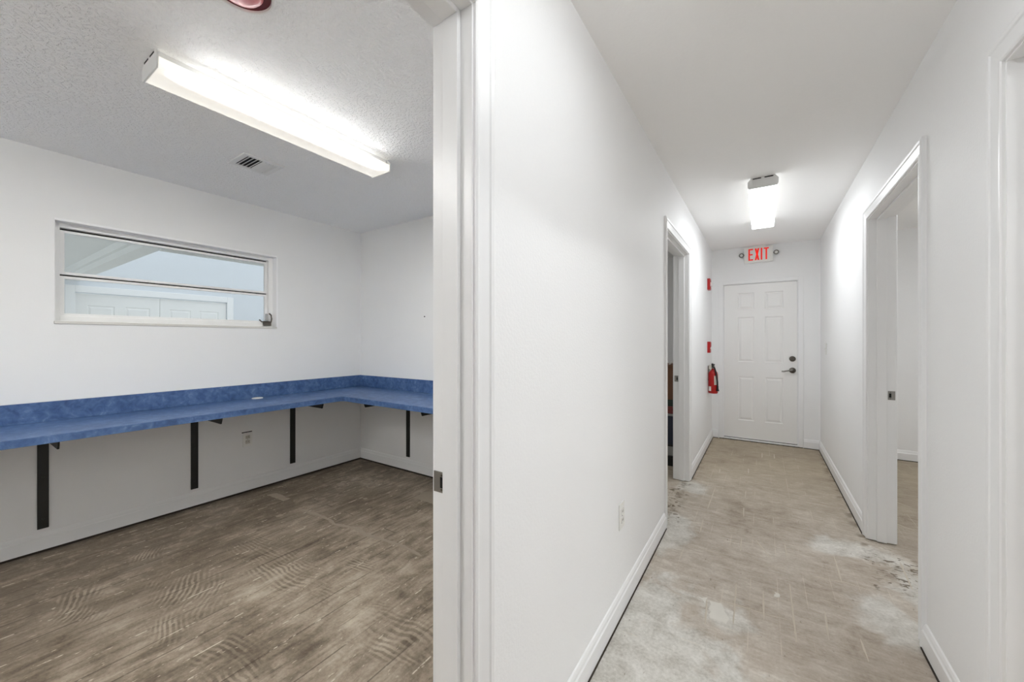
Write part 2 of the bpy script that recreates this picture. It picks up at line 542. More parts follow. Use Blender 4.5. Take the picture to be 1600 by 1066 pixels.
def skirting(name, face, axis, sgn, a0, a1, label, t=0.014, h=0.104, z0=0.006, m='trim'):
    """face: wall plane coordinate; axis 0 = runs along x, 1 = runs along y; sgn = side it sticks out to"""
    bm = new()
    pts = [(face + sgn * u, z) for u, z in base_profile(t, h, z0)]
    o = tag(obj(name, prism(bm, pts, axis, a0, a1), m), label, 'baseboard', kind='structure')
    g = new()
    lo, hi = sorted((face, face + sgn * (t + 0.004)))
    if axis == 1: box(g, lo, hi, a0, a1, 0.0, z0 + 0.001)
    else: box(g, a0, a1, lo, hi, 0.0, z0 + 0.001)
    obj('gap_shade_strip', g, 'gap_shade', o)  # dark strip stands in for the shade in the gap under the baseboard
    return o

CW = 0.066   # casing width
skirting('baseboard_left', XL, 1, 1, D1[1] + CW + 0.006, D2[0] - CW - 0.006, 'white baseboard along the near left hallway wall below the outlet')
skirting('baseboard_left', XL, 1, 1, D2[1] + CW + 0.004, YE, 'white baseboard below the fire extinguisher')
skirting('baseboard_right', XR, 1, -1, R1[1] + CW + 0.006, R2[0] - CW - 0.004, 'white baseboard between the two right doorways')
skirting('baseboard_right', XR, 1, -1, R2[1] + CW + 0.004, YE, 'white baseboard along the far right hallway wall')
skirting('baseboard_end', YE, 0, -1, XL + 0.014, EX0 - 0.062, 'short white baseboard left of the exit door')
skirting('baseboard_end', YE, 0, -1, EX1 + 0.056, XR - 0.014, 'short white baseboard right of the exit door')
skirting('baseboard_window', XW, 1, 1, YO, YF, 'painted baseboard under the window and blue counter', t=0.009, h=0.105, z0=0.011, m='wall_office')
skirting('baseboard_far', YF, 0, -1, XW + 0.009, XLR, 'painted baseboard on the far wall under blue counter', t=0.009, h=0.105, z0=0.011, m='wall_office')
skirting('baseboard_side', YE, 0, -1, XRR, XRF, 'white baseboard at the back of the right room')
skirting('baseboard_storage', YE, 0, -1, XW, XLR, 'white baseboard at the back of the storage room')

# cased doorways -----------------------------------------------------------
PROF = [(0, 0), (0, .007), (.004, .010), (.010, .010), (.014, .0075), (.020, .0085), (.044, .013), (.048, .0165), (.058, .018), (.066, .014), (.066, 0)]

def casing_piece(face, sgn, path):
    """sweep PROF between two stations; each station = (origin (y,z), outward dir (dy,dz)) mitred"""
    bm = new()
    rings = []
    for (oy, oz), (dy, dz) in path:
        rings.append([bm.verts.new((face + sgn * t, oy + dy * w, oz + dz * w)) for w, t in PROF])
    A, B = rings
    n = len(PROF)
    for i in range(n):
        bm.faces.new((A[i], A[(i + 1) % n], B[(i + 1) % n], B[i]))
    bm.faces.new(A[::-1]); bm.faces.new(B)
    bmesh.ops.recalc_face_normals(bm, faces=bm.faces[:])
    return bm

def doorway(name, d, xh, xr, label, stop_off, strike=None):
    """xh hall face, xr room face, stop_off distance of the stop from the hall face"""
    y0, y1 = d
    t = thing(name, label, 'door frame', (xh, (y0 + y1) / 2, 0), kind='structure')
    s = 1 if xh > xr else -1
    lo, hi = min(xh, xr), max(xh, xr)
    zb = 0.006
    obj('jamb', bx(lo, hi, y0 - J, y0, zb, ZD, bev=0.0015), 'trim', t)
    obj('jamb', bx(lo, hi, y1, y1 + J, zb, ZD, bev=0.0015), 'trim', t)
    obj('head_jamb', bx(lo, hi, y0 - J, y1 + J, ZD, ZD + J, bev=0.0015), 'trim', t)
    a, b = sorted((xh - s * stop_off, xh - s * (stop_off + 0.046)))
    sp = 0.0125
    obj('stop', bx(a, b, y0, y0 + sp, zb, ZD, bev=0.0012), 'trim', t)
    obj('stop', bx(a, b, y1 - sp, y1, zb, ZD, bev=0.0012), 'trim', t)
    obj('head_stop', bx(a, b, y0 + sp, y1 - sp, ZD - sp, ZD, bev=0.003), 'trim', t)
    rv = 0.005
    for face, sg in ((xh, s), (xr, -s)):
        obj('casing', casing_piece(face, sg, [((y0 - rv, zb), (-1, 0)), ((y0 - rv, ZD + rv), (-1, 1))]), 'trim', t)
        obj('casing', casing_piece(face, sg, [((y1 + rv, zb), (1, 0)), ((y1 + rv, ZD + rv), (1, 1))]), 'trim', t)
        obj('head_casing', casing_piece(face, sg, [((y0 - rv, ZD + rv), (-1, 1)), ((y1 + rv, ZD + rv), (1, 1))]), 'trim', t)
    if strike:
        x0, x1, z0, z1 = strike
        xc, zc = (x0 + x1) / 2, (z0 + z1) / 2
        sx = -1 if abs(x0 - xh) > abs(x1 - xh) else 1     # slot lies towards the stop
        bmp = bx(x0, x1, y1 - 0.0025, y1 + 0.001, z0, z1, bev=0.0008)
        p = obj('strike_plate', bmp, 'steel', t, label='small metal latch plate')
        w = x1 - x0
        slot0 = xc + s * w * 0.05
        lo2, hi2 = sorted((slot0, slot0 + s * w * 0.30))
        obj('latch_hole', bx(lo2, hi2, y1 - 0.0032, y1 - 0.002, zc - 0.013, zc + 0.013), 'void', p)
        for zz in (z0 + 0.008, z1 - 0.008):
            obj('screw', lathe(new(), [(0.0032, -0.0036), (0.0032, -0.002)], (xc + s * w * 0.18, y1, zz), 'y', 10), 'dark_nickel', p)
    return t

doorway('trim_1', D1, XL, XLR, 'white cased doorway into the room with blue counter', 0.034, (-0.674, -0.634, 0.902, 0.952))
doorway('trim_2', D2, XL, XLR, 'white cased doorway into the storage room at the left', 0.034, (-0.672, -0.640, 0.895, 0.950))
doorway('trim_3', R1, XR, XRR, 'white cased doorway at the right edge of the picture', 0.034)
doorway('trim_4', R2, XR, XRR, 'white cased doorway in the right wall with square latch plate', 0.040, (0.656, 0.689, 0.900, 0.955))

# six-panel doors ----------------------------------------------------------
def panel_door(parent, x0, x1, z0, z1, yf, th, cols, rows, m='door', flip=False):
    """door leaf in an xz plane, face at yf looking to -y; raised panels in sunk fields"""
    bm = new()
    dp = 0.009
    xs = [x0] + [v for c in cols for v in c] + [x1]
    zs = [z0] + [v for r in rows for v in r] + [z1]
    box(bm, x0, x1, yf + dp, yf + th, z0, z1)
    for i in range(0, len(xs), 2):
        box(bm, xs[i], xs[i + 1], yf, yf + dp, z0, z1)
    for c in cols:
        for i in range(0, len(zs), 2):
            box(bm, c[0], c[1], yf, yf + dp, zs[i], zs[i + 1])
    leaf = obj('leaf', bm, m, parent)
    for c in cols:
        for r in rows:
            pb = new()
            k0, k1, k2 = 0.004, 0.010, 0.034
            loops = []
            for ins, y in ((0.0, yf), (0.008, yf + dp - 0.0012), (0.016, yf + dp - 0.0012), (k2, yf + 0.0015)):
                loops.append([pb.verts.new(q) for q in ((c[0] + ins, y, r[0] + ins), (c[1] - ins, y, r[0] + ins), (c[1] - ins, y, r[1] - ins), (c[0] + ins, y, r[1] - ins))])
            for A, B in zip(loops, loops[1:]):
                for i in range(4):
                    pb.faces.new((A[i], A[(i + 1) % 4], B[(i + 1) % 4], B[i]))
            pb.faces.new(loops[-1])
            bmesh.ops.recalc_face_normals(pb, faces=pb.faces[:])
            obj('panel', pb, m, leaf)
    return leaf

YD = YE + 0.022
ed = thing('door_1', 'white six-panel exit door at the end of the hallway', 'door', ((EX0 + EX1) / 2, YD, 0), kind='structure')
panel_door(ed, EX0 + 0.003, EX1 - 0.003, 0.030, EZ - 0.003, YD, 0.044,
           [(-0.262, -0.085), (0.025, 0.212)], [(0.256, 0.812), (0.999, 1.566), (1.662, 1.873)])
# frame: jambs, head and flat casing
for a, b, c, d in ((EX0 - 0.02, EX0, 0, EZ), (EX1, EX1 + 0.02, 0, EZ)):
    obj('jamb', bx(a, b, YE, YE + 0.12, c, d), 'trim', ed)
obj('head_jamb', bx(EX0 - 0.02, EX1 + 0.02, YE, YE + 0.12, EZ, EZ + 0.02), 'trim', ed)
for a, b in ((EX0 - 0.060, EX0 - 0.006), (EX1 + 0.005, EX1 + 0.054)):
    obj('casing', bx(a, b, YE - 0.013, YE + 0.001, 0.008, EZ + 0.044, bev=0.003), 'trim', ed)
obj('head_casing', bx(EX0 - 0.006, EX1 + 0.005, YE - 0.013, YE + 0.001, EZ + 0.006, EZ + 0.044, bev=0.003), 'trim', ed)
obj('threshold', bx(EX0, EX1, YE - 0.012, YE + 0.12, 0.008, 0.022, bev=0.003), 'trim', ed)
obj('door_gap_dark', bx(EX0 + 0.002, EX1 - 0.002, YD + 0.002, YD + 0.04, 0.021, 0.031), 'gap_dark', ed)
obj('sill_gap_shade', bx(EX0 - 0.05, EX1 + 0.05, YE - 0.010, YE + 0.02, 0.0, 0.008), 'gap_shade', ed)  # dark strip gives the shade of the gap below the threshold
obj('lever_rose', lathe(new(), [(0.034, 0.0), (0.034, -0.006), (0.027, -0.013), (0.013, -0.016), (0.012, -0.050)], (0.302, YD, 0.912), 'y', 24), 'dark_nickel', ed, True)
lv = new()
tube(lv, [(0.302, YD - 0.048, 0.912), (0.275, YD - 0.052, 0.912), (0.245, YD - 0.052, 0.907), (0.215, YD - 0.048, 0.899), (0.195, YD - 0.046, 0.899)], 0.0085)
obj('lever', lv, 'steel', ed, True)
obj('deadbolt', lathe(new(), [(0.032, 0.0), (0.032, -0.008), (0.025, -0.018), (0.018, -0.020), (0.016, -0.016)], (0.302, YD, 1.050), 'y', 24), 'dark_nickel', ed, True)
for zz in (0.28, 1.02, 1.75):
    obj('hinge', bx(EX0 - 0.006, EX0 + 0.006, YD - 0.006, YD + 0.004, zz - 0.045, zz + 0.045, bev=0.002), 'door', ed)

# window -------------------------------------------------------------------
wn = thing('window_1', 'wide two-pane awning window above the blue counter', 'window', (XW, (WY0 + WY1) / 2, WZ0), kind='structure')
fx0, fx1 = XW - 0.118, XW - 0.066          # frame depth
obj('reveal', bx(fx0, XW + 0.004, WY0 - 0.004, WY1 + 0.004, WZ1 - 0.003, WZ1 + 0.012, bev=0.002), 'trim', wn)
obj('reveal', bx(fx0, XW + 0.004, WY1 - 0.003, WY1 + 0.010, WZ0, WZ1 - 0.003, bev=0.002), 'trim', wn)
obj('sill', bx(XW - 0.14, XW + 0.007, WY0 - 0.004, WY1 + 0.004, WZ0 - 0.012, WZ0 + 0.006, bev=0.003), 'sill', wn)
obj('frame_side', bx(fx0, fx1, WY0, WY0 + 0.028, WZ0 + 0.006, WZ1, bev=0.002), 'alu', wn)
obj('frame_side', bx(fx0, fx1, WY1 - 0.036, WY1, WZ0 + 0.006, WZ1, bev=0.002), 'alu', wn)
obj('frame_head', bx(fx0, fx1, WY0 + 0.028, WY1 - 0.036, WZ1 - 0.030, WZ1, bev=0.002), 'alu', wn)
obj('frame_bottom', bx(fx0, fx1, WY0 + 0.028, WY1 - 0.036, WZ0 + 0.006, WZ0 + 0.042, bev=0.002), 'alu', wn)
gy0, gy1 = WY0 + 0.030, WY1 - 0.038
obj('gap_dark', bx(fx0 + 0.006, fx0 + 0.012, gy0, gy1, WZ1 - 0.044, WZ1 - 0.030), 'gap_dark', wn)  # dark strips put in for the shadow gaps above and between the sashes
obj('gap_dark', bx(fx0 + 0.006, fx0 + 0.012, gy0, gy1, 1.678, 1.690), 'gap_dark', wn)
def sash(z0, z1, lab):
    f = new()
    a, b = fx0 + 0.010, fx0 + 0.030
    rs, rt = 0.020, 0.016
    box(f, a, b, gy0, gy0 + rs, z0, z1)
    box(f, a, b, gy1 - rs, gy1, z0, z1)
    box(f, a, b, gy0 + rs, gy1 - rs, z0, z0 + rt)
    box(f, a, b, gy0 + rs, gy1 - rs, z1 - rt, z1)
    o = obj('sash', f, 'alu', wn, label=lab)
    obj('pane', bx(fx0 + 0.017, fx0 + 0.021, gy0 + rs, gy1 - rs, z0 + rt, z1 - rt), 'glass', o, label='clear glass pane')
sash(1.690, WZ1 - 0.042, 'upper white framed awning sash')
sash(WZ0 + 0.042, 1.680, 'lower white framed awning sash')
# crank operator in the lower corner
cx, cy, cz = fx1, 1.662, WZ0 + 0.044
cr = obj('crank_operator', bx(cx - 0.004, cx + 0.020, cy - 0.030, cy + 0.034, cz - 0.028, cz + 0.012, bev=0.006), 'dark_nickel', wn, label='tarnished metal crank handle and operator')
obj('crank_post', bx(cx, cx + 0.014, cy - 0.010, cy + 0.010, cz + 0.012, cz + 0.078, bev=0.004), 'chrome', cr)
lp = new()
tube(lp, [(cx + 0.012, cy + 0.018, cz + 0.082), (cx + 0.014, cy + 0.034, cz + 0.066), (cx + 0.014, cy + 0.038, cz + 0.035), (cx + 0.014, cy + 0.034, cz + 0.006), (cx + 0.012, cy + 0.018, cz - 0.010)], 0.006, 8)
obj('crank_loop', lp, 'dark_nickel', cr, True)
ca = new()
tube(ca, [(cx + 0.018, cy, cz + 0.004), (cx + 0.026, cy - 0.025, cz + 0.008), (cx + 0.028, cy - 0.048, cz + 0.004), (cx + 0.028, cy - 0.062, cz + 0.016), (cx + 0.028, cy - 0.068, cz + 0.024)], 0.0055, 8)
obj('crank_arm', ca, 'dark_nickel', cr, True)

# ------------------------------------------------------------------ what the window looks on to
XO = -7.70                                   # wall across the covered walk
struct('ground', bx(-9, XWO, -6, 12, -0.16, -0.06), 'paving', 'grey paving outside the window', 'ground')
bm = new()
DY0, DY1, DZ = 1.10, 2.84, 1.92              # double door
for a in ((-6, DY0, -0.06, 3.6), (DY1, 12, -0.06, 3.6), (DY0, DY1, DZ, 3.6)):
    box(bm, XO - 0.15, XO, a[0], a[1], a[2], a[3])
struct('wall_outside', bm, 'blue_wall', 'pale blue outside wall seen through the window', 'wall')
BY = 1.12                                    # beam that edges the porch roof
struct('roof_porch', bx(XO, XWO, -0.9, BY, 2.20, 2.32), 'soffit', 'white porch ceiling seen through the upper window pane', 'roof')
pb = thing('porch_beam', 'white stepped porch beam running away beyond the window', 'beam', (-6.0, BY, 2.05), kind='structure')
obj('beam', bx(XO, -4.25, BY - 0.10, BY + 0.02, 2.07, 2.20), 'soffit', pb)
obj('moulding', bx(XO, -4.25, BY - 0.13, BY - 0.10, 2.13, 2.20), 'soffit', pb)
obj('moulding', bx(XO, -4.25, BY + 0.02, BY + 0.05, 2.11, 2.24), 'soffit', pb)
ev = thing('eave', 'white eave trim beyond the upper window pane', 'eave', (-4.3, 4, 2.05), kind='structure')
obj('soffit_board', bx(-4.37, XWO, BY, 12, 2.16, 2.22), 'soffit', ev)
obj('fascia', bx(-4.40, -4.37, BY, 12, 2.05, 2.30), 'soffit', ev)
obj('drip_edge', bx(-4.42, -4.40, BY, 12, 2.14, 2.31), 'soffit', ev)

od = thing('double_door', 'white panelled double doors across the walk, seen through the window', 'door', (XO, (DY0 + DY1) / 2, 0), kind='structure')
def outside_leaf(y0, y1):
    # built in an xz plane then turned to face the window
    w = y1 - y0
    cols = [(0.11, 0.11 + (w - 0.33) / 2), (w - 0.11 - (w - 0.33) / 2, w - 0.11)]
    rows = [(0.25, 0.80), (0.97, 1.50), (1.60, 1.80)]
    rot = Matrix.Translation(Vector((XO - 0.02, y0, -0.05))) @ Matrix.Rotation(math.radians(90), 4, 'Z')
    par = thing('tmp', 'x', 'x')
    leaf = panel_door(par, 0, w, 0.02, DZ + 0.04, 0, 0.044, cols, rows)
    kids = [leaf] + list(leaf.children)
    for o in kids:
        o.data.transform(rot)
        o.data.transform(Matrix.Translation(-BASE[od.name]))
    leaf.parent = od
    for o in kids: BASE[o.name] = BASE[od.name]
    bpy.data.objects.remove(par)
midy = (DY0 + DY1) / 2
outside_leaf(DY0 + 0.005, midy - 0.004)
outside_leaf(midy + 0.004, DY1 - 0.005)
for a, b, c, d in ((DY0 - 0.09, DY0, -0.06, DZ + 0.09), (DY1, DY1 + 0.09, -0.06, DZ + 0.09), (DY0, DY1, DZ, DZ + 0.09)):
    obj('casing', bx(XO - 0.001, XO + 0.022, a, b, c, d, bev=0.004), 'trim', od)

# ------------------------------------------------------------------ lights: seen fixtures, and unseen ones added to brighten the rooms
def lens_material(name, strength, side, tint, dim=None, edge=None):
    """lit acrylic: bright bottom, dimmer prismatic sides (side = their radiance).
    dim = (half width, dark level, half length): only one of the two tubes burns, shorter than the lens"""
    m = bpy.data.materials.new(name)
    k = NT(m)
    k.b.inputs['Base Color'].default_value = lin((240, 238, 230))
    k.b.inputs['Roughness'].default_value = 0.35
    x, y, z = k.sep(k.obj())
    bot = k.m('LESS_THAN', z, -0.0625)
    flat = k.m('LESS_THAN', z, -0.0735)
    edge = strength if edge is None else edge
    if dim is None:
        v = k.m('ADD', min(side, strength), k.m('MULTIPLY', bot, max(0.0, strength - side)))
        k.b.inputs['Emission Color'].default_value = (*tint, 1)
    else:
        half, low, half_len = dim
        a = k.ss(x, half * 0.10, half * 0.78)
        e = k.m('SUBTRACT', 1.0, k.ss(k.m('ABSOLUTE', y), half_len - 0.16, half_len - 0.01))
        f = k.m('POWER', k.m('MULTIPLY', a, e), 2.5)
        top = k.m('ADD', k.m('ADD', side, k.m('MULTIPLY', bot, edge - side)), k.m('MULTIPLY', flat, strength - edge))
        # the unlit half still glows a little, more towards its outer edge
        lo = k.m('ADD', low, k.m('MULTIPLY', k.ss(k.m('ABSOLUTE', x), half * 0.3, half), low * 0.25))
        v = k.m('ADD', lo, k.m('MULTIPLY', f, k.m('SUBTRACT', top, low)))
        k.link(k.mix(k.m('MINIMUM', k.m('MULTIPLY', f, 6.0), 1.0), (1.0, 0.955, 0.87), tint), k.b.inputs['Emission Color'])
    k.link(v, k.b.inputs['Emission Strength'])
    return m

def wrap_fixture(x, y0, y1, zc, label, lens_mat, hw=0.090):
    yc = (y0 + y1) / 2
    t = thing('fluorescent_fixture', label, 'ceiling light', (x, yc, zc), 'wraparound fluorescent fixtures')
    obj('housing', bx(x - hw * 0.72, x + hw * 0.72, y0 + 0.01, y1 - 0.01, zc - 0.036, zc, bev=0.004), 'metal_white', t)
    P = [(-hw, -.034), (-hw, -.062), (-hw + .004, -.070), (-hw + .012, -.074), (hw - .012, -.074), (hw - .004, -.070), (hw, -.062), (hw, -.034)]
    bm = new()
    prism(bm, [(x + a, zc + b) for a, b in P], 1, y0 + 0.006, y1 - 0.006)
    obj('lens', bm, lens_mat, t, label='glowing white acrylic lens')
    E = [(-hw - .003, -.026), (-hw - .003, -.064), (-hw + .004, -.078), (hw - .004, -.078), (hw + .003, -.064), (hw + .003, -.026), (hw - .016, -.002), (-hw + .016, -.002)]
    for ya in (y0, y1 - 0.006):
        ec = obj('end_cap', prism(new(), [(x + a, zc + b) for a, b in E], 1, ya, ya + 0.006), 'metal_white', t)
        if ya == y0:
            for q in (-0.036, 0.036):
                obj('vent_slot', bx(x + q - 0.026, x + q + 0.026, ya - 0.0006, ya + 0.001, zc - 0.012, zc - 0.005), 'void', ec)
    return t

wrap_fixture(0.003, 3.285, 4.485, H, 'glowing fluorescent ceiling fixture in the hallway before the EXIT sign', lens_material('hall_lens', HALL_LAMP, HALL_SIDE, TINT))
wrap_fixture(-2.083, 0.498, 1.628, R, 'long fluorescent ceiling fixture in the room with blue counter', lens_material('office_lens', OFFICE_LAMP, OFFICE_SIDE, TINT_OFFICE, (0.09, OFFICE_LOW, 0.565), OFFICE_EDGE))
wrap_fixture(0.003, 0.10, 1.30, H, 'unseen fluorescent fill fixture added in the hallway above the viewpoint', lens_material('near_fill_lens', NEAR_FILL, NEAR_FILL * 0.5, TINT))  # added out of view to brighten the near hall
wrap_fixture(1.75, 0.55, 1.75, H, 'unseen fluorescent fill fixture added in the near right room', lens_material('door_fill_lens', DOOR_FILL, DOOR_FILL * 0.5, TINT))  # unseen, added to throw light through the near right doorway
wrap_fixture(-1.85, -1.45, -0.32, R, 'unseen fluorescent fill fixture added at the near end of the room with blue counter', lens_material('office_fill_lens', OFFICE_FILL, OFFICE_FILL * 0.5, TINT_OFFICE))  # second office fixture, out of view, added to raise the room's light
wrap_fixture(-2.1, 2.95, 4.15, R, 'unseen fluorescent fill fixture added inside the storage room', lens_material('store_fill_lens', STORE_FILL, STORE_FILL * 0.5, TINT))  # added out of view to lighten the storage room and its door jamb
wrap_fixture(1.9, 3.2, 4.4, H, 'unseen fluorescent fill fixture added in the room right of the hallway', lens_material('side_fill_lens', SIDE_FILL, SIDE_FILL * 0.5, TINT))  # unseen lamp added to light the right room

# ------------------------------------------------------------------ objects: office
# L-shaped blue counter with splash
CZ, CT = 0.782, 0.040
CX, CY = -3.064, 1.993
ct = thing('countertop', 'L-shaped mottled blue laminate counter along two walls', 'counter', (-3.3, 1.5, CZ))
xe = XLR - 0.01
L = [(XW + .002, YO + 0.3), (CX, YO + 0.3), (CX, CY - 0.02), (CX + 0.02, CY), (xe, CY), (xe, YF - .002), (XW + .002, YF - .002)]
bm = prism(new(), L, 2, CZ - CT, CZ)
bmesh.ops.bevel(bm, geom=[e for e in bm.edges if all(v.co.z > CZ - 0.001 for v in e.verts)], offset=0.003, segments=2, affect='EDGES')
obj('worktop', bm, 'laminate', ct)
obj('backsplash', bx(XW + .002, XW + 0.021, YO + 0.3, YF - .002, CZ, CZ + 0.118, bev=0.0015), 'laminate', ct)
obj('backsplash', bx(XW + 0.021, xe, YF - 0.021, YF - .002, CZ, CZ + 0.118, bev=0.0015), 'laminate', ct)

gm = thing('cable_grommet', 'round white cable hole cover on the blue counter', 'grommet', (-3.578, 1.530, CZ))
obj('flange', lathe(new(), [(0.040, 0.0), (0.040, 0.003), (0.036, 0.006), (0.024, 0.0065), (0.023, 0.004), (0.0, 0.004)], (-3.568, 1.535, CZ), 'z', 28), 'plastic', gm, True)
obj('cap_slot', bx(-3.575, -3.560, 1.548, 1.573, CZ + 0.0042, CZ + 0.0062), 'plastic', gm)

def bracket(px, py, wall, label):
    """wall: 0 = fixed to the window wall (arm points +x), 1 = fixed to far wall (arm points -y)"""
    zt = CZ - CT
    t = thing('shelf_bracket', label, 'bracket', (px, py, 0.14), 'black counter brackets')
    hw = 0.0225
    reach = 0.495
    prof = [(0.0, zt), (reach, zt), (reach - 0.020, zt - 0.052), (0.0, zt - 0.052)]
    if wall == 0:
        obj('upright', bx(px, px + 0.010, py - hw, py + hw, 0.140, zt, bev=0.0015), 'black', t)
        obj('arm', prism(new(), [(px + 0.010 + a, b) for a, b in prof], 1, py - 0.004, py + 0.004), 'black', t)
        obj('arm_flange', bx(px + 0.010, px + reach - 0.01, py - hw, py + hw, zt - 0.005, zt), 'black', t)
        ys = [(px + 0.010, py, z) for z in (0.20, 0.45, 0.66)]
        for q in ys:
            obj('screw', lathe(new(), [(0.006, 0.0), (0.005, 0.0025), (0.0, 0.003)], q, 'x', 12), 'black', t)
    else:
        obj('upright', bx(px - hw, px + hw, py - 0.010, py, 0.140, zt, bev=0.0015), 'black', t)
        obj('arm', prism(new(), [(py - 0.010 - a, b) for a, b in prof], 0, px - 0.004, px + 0.004), 'black', t)
        obj('arm_flange', bx(px - hw, px + hw, py - reach + 0.01, py - 0.010, zt - 0.005, zt), 'black', t)
        for z in (0.20, 0.45, 0.66):
            obj('screw', lathe(new(), [(0.006, 0.0), (0.005, -0.0025), (0.0, -0.003)], (px, py - 0.010, z), 'y', 12), 'black', t)
bracket(XW, 0.390, 0, 'black steel bracket below the window corner, leftmost under the blue counter')
bracket(XW, 1.125, 0, 'black steel bracket just left of the outlet under the blue counter')
bracket(XW, 1.855, 0, 'black steel bracket between the outlet and the room corner')
bracket(-2.880, YF, 1, 'black steel bracket on the far wall right of the room corner')
bracket(-2.185, YF, 1, 'black steel bracket beside the doorway, upright hidden by the door frame')

def outlet(x, y, z, sgn, label, loose=False):
    t = thing('wall_outlet', label, 'outlet', (x, y, z), 'duplex wall outlets')
    lo, hi = sorted((x, x + sgn * 0.0055))
    pl = obj('plate', bx(lo, hi, y - 0.036, y + 0.036, z - 0.059, z + 0.059, bev=0.0025), 'plastic', t)
    for dz in (-0.020, 0.020):
        lo, hi = sorted((x + sgn * 0.005, x + sgn * 0.0085))
        sk = obj('socket', bx(lo, hi, y - 0.016, y + 0.016, z + dz - 0.014, z + dz + 0.014, bev=0.004), 'paper' if loose else 'plastic', t)
        for dy, hh in ((-0.006, 0.0045), (0.006, 0.0055)):
            lo, hi = sorted((x + sgn * 0.008, x + sgn * 0.0088))
            obj('slot', bx(lo, hi, y + dy - 0.0012, y + dy + 0.0012, z + dz - hh + 0.002, z + dz + hh + 0.002), 'void', sk)
    obj('screw', lathe(new(), [(0.003, sgn * 0.005), (0.003, sgn * 0.0068)], (x, y, z), 'x', 10), 'steel', t)
    if loose:
        obj('box_gap', bx(*sorted((x, x + sgn * 0.0015)), y - 0.042, y + 0.034, z + 0.058, z + 0.066), 'void', t)
    return t
outlet(XW, 1.486, 0.438, 1, 'white duplex outlet under the blue counter', True)
outlet(XL, 1.787, 0.450, 1, 'white duplex outlet low on the left hallway wall')

# supply air register in the office ceiling
vx0, vx1, vy0, vy1 = -2.888, -2.652, 1.070, 1.305
vt = thing('air_vent', 'square white louvred air register in the ceiling', 'vent', ((vx0 + vx1) / 2, (vy0 + vy1) / 2, R))
f = new()
fw = 0.030
for a in ((vx0, vx1, vy0, vy0 + fw), (vx0, vx1, vy1 - fw, vy1), (vx0, vx0 + fw, vy0 + fw, vy1 - fw), (vx1 - fw, vx1, vy0 + fw, vy1 - fw)):
    box(f, a[0], a[1], a[2], a[3], R - 0.009, R - 0.001)
obj('frame', f, 'metal_white', vt)
obj('duct', bx(vx0 + fw - 0.004, vx1 - fw + 0.004, vy0 + fw - 0.004, vy1 - fw + 0.004, R - 0.0035, R - 0.0005), 'void', vt)
n = 8
for i in range(n):
    yy = vy0 + fw + (i + 0.5) * (vy1 - vy0 - 2 * fw) / n
    s_ = -1 if i < n // 2 else 1
    a = 0.0085; b = 0.010
    pr_ = [(yy - a * s_, R - 0.003), (yy + a * s_, R - 0.003 - b), (yy + a * s_ + 0.0015, R - 0.003 - b), (yy - a * s_ + 0.0015, R - 0.003)]
    obj('louvre', prism(new(), pr_, 0, vx0 + fw, vx1 - fw), 'metal_white', vt)

# red round alarm at the ceiling, top of the picture
al = thing('ceiling_alarm', 'round red fire device with white rim on the ceiling at the top edge', 'alarm', (-1.425, 0.560, R))
cxa = (-1.425, 0.560, R)
obj('rim', lathe(new(), [(0.093, 0.0), (0.098, -0.006), (0.096, -0.013), (0.091, -0.013), (0.088, -0.004), (0.0, -0.004)], cxa, 'z', 48), 'plastic', al, True)
obj('dish', lathe(new(), [(0.0885, -0.004), (0.088, -0.007), (0.070, -0.006), (0.0, -0.006)], cxa, 'z', 48), mat('maroon_plastic', (104, 36, 40), 0.4), al, True)
obj('dome', lathe(new(), [(0.066, -0.005), (0.066, -0.014), (0.058, -0.024), (0.040, -0.031), (0.0, -0.034)], cxa, 'z', 40), mat('pink_plastic', (214, 128, 132), 0.35), al, True)

# small screw left in the far office wall
sc = thing('wall_screw', 'tiny dark screw left in the bare far wall above blue counter', 'screw', (-2.635, YF, 1.512))
obj('head', lathe(new(), [(0.0065, 0.0), (0.006, -0.003), (0.003, -0.004)], (-2.66, YF, 1.495), 'y', 12), 'black', sc)

# ------------------------------------------------------------------ objects: hallway
# EXIT sign with two lamp heads
EY = YE - 0.001
es = thing('exit_sign', 'white EXIT sign with red letters and two lamp heads', 'exit sign', (-0.04, EY, 2.34))
sx0, sx1, sz0, sz1 = -0.190, 0.110, 2.238, 2.428
obj('body', bx(sx0, sx1, EY - 0.045, EY, sz0, sz1, bev=0.006), 'plastic', es)
fy = EY - 0.0462
lh0, lh1 = 2.263, 2.408
sw = 0.0165
def letter(polys):
    bm = new()
    for p in polys:
        prism(bm, p, 1, fy, fy + 0.0015)
    o = obj('letter', bm, 'exit_red', es)
    return o
def rc(a, b, c, d): return [(a, c), (b, c), (b, d), (a, d)]
x = -0.146
mz = (lh0 + lh1) / 2
letter([rc(x, x + sw, lh0, lh1), rc(x + sw, x + 0.050, lh1 - sw, lh1), rc(x + sw, x + 0.045, mz - sw / 2, mz + sw / 2), rc(x + sw, x + 0.050, lh0, lh0 + sw)])
x = -0.080
w_ = 0.050
letter([[(x, lh1), (x + 0.019, lh1), (x + w_, lh0), (x + w_ - 0.019, lh0)], [(x + w_ - 0.019, lh1), (x + w_, lh1), (x + 0.019, lh0), (x, lh0)]])
x = -0.017
letter([rc(x, x + sw, lh0, lh1)])
x = 0.014
letter([rc(x, x + 0.052, lh1 - sw, lh1), rc(x + 0.018, x + 0.018 + sw, lh0, lh1 - sw)])
obj('canopy', bx(-0.105, 0.030, EY - 0.040, EY - 0.004, sz1 - 0.001, H - 0.001, bev=0.003), 'plastic', es)
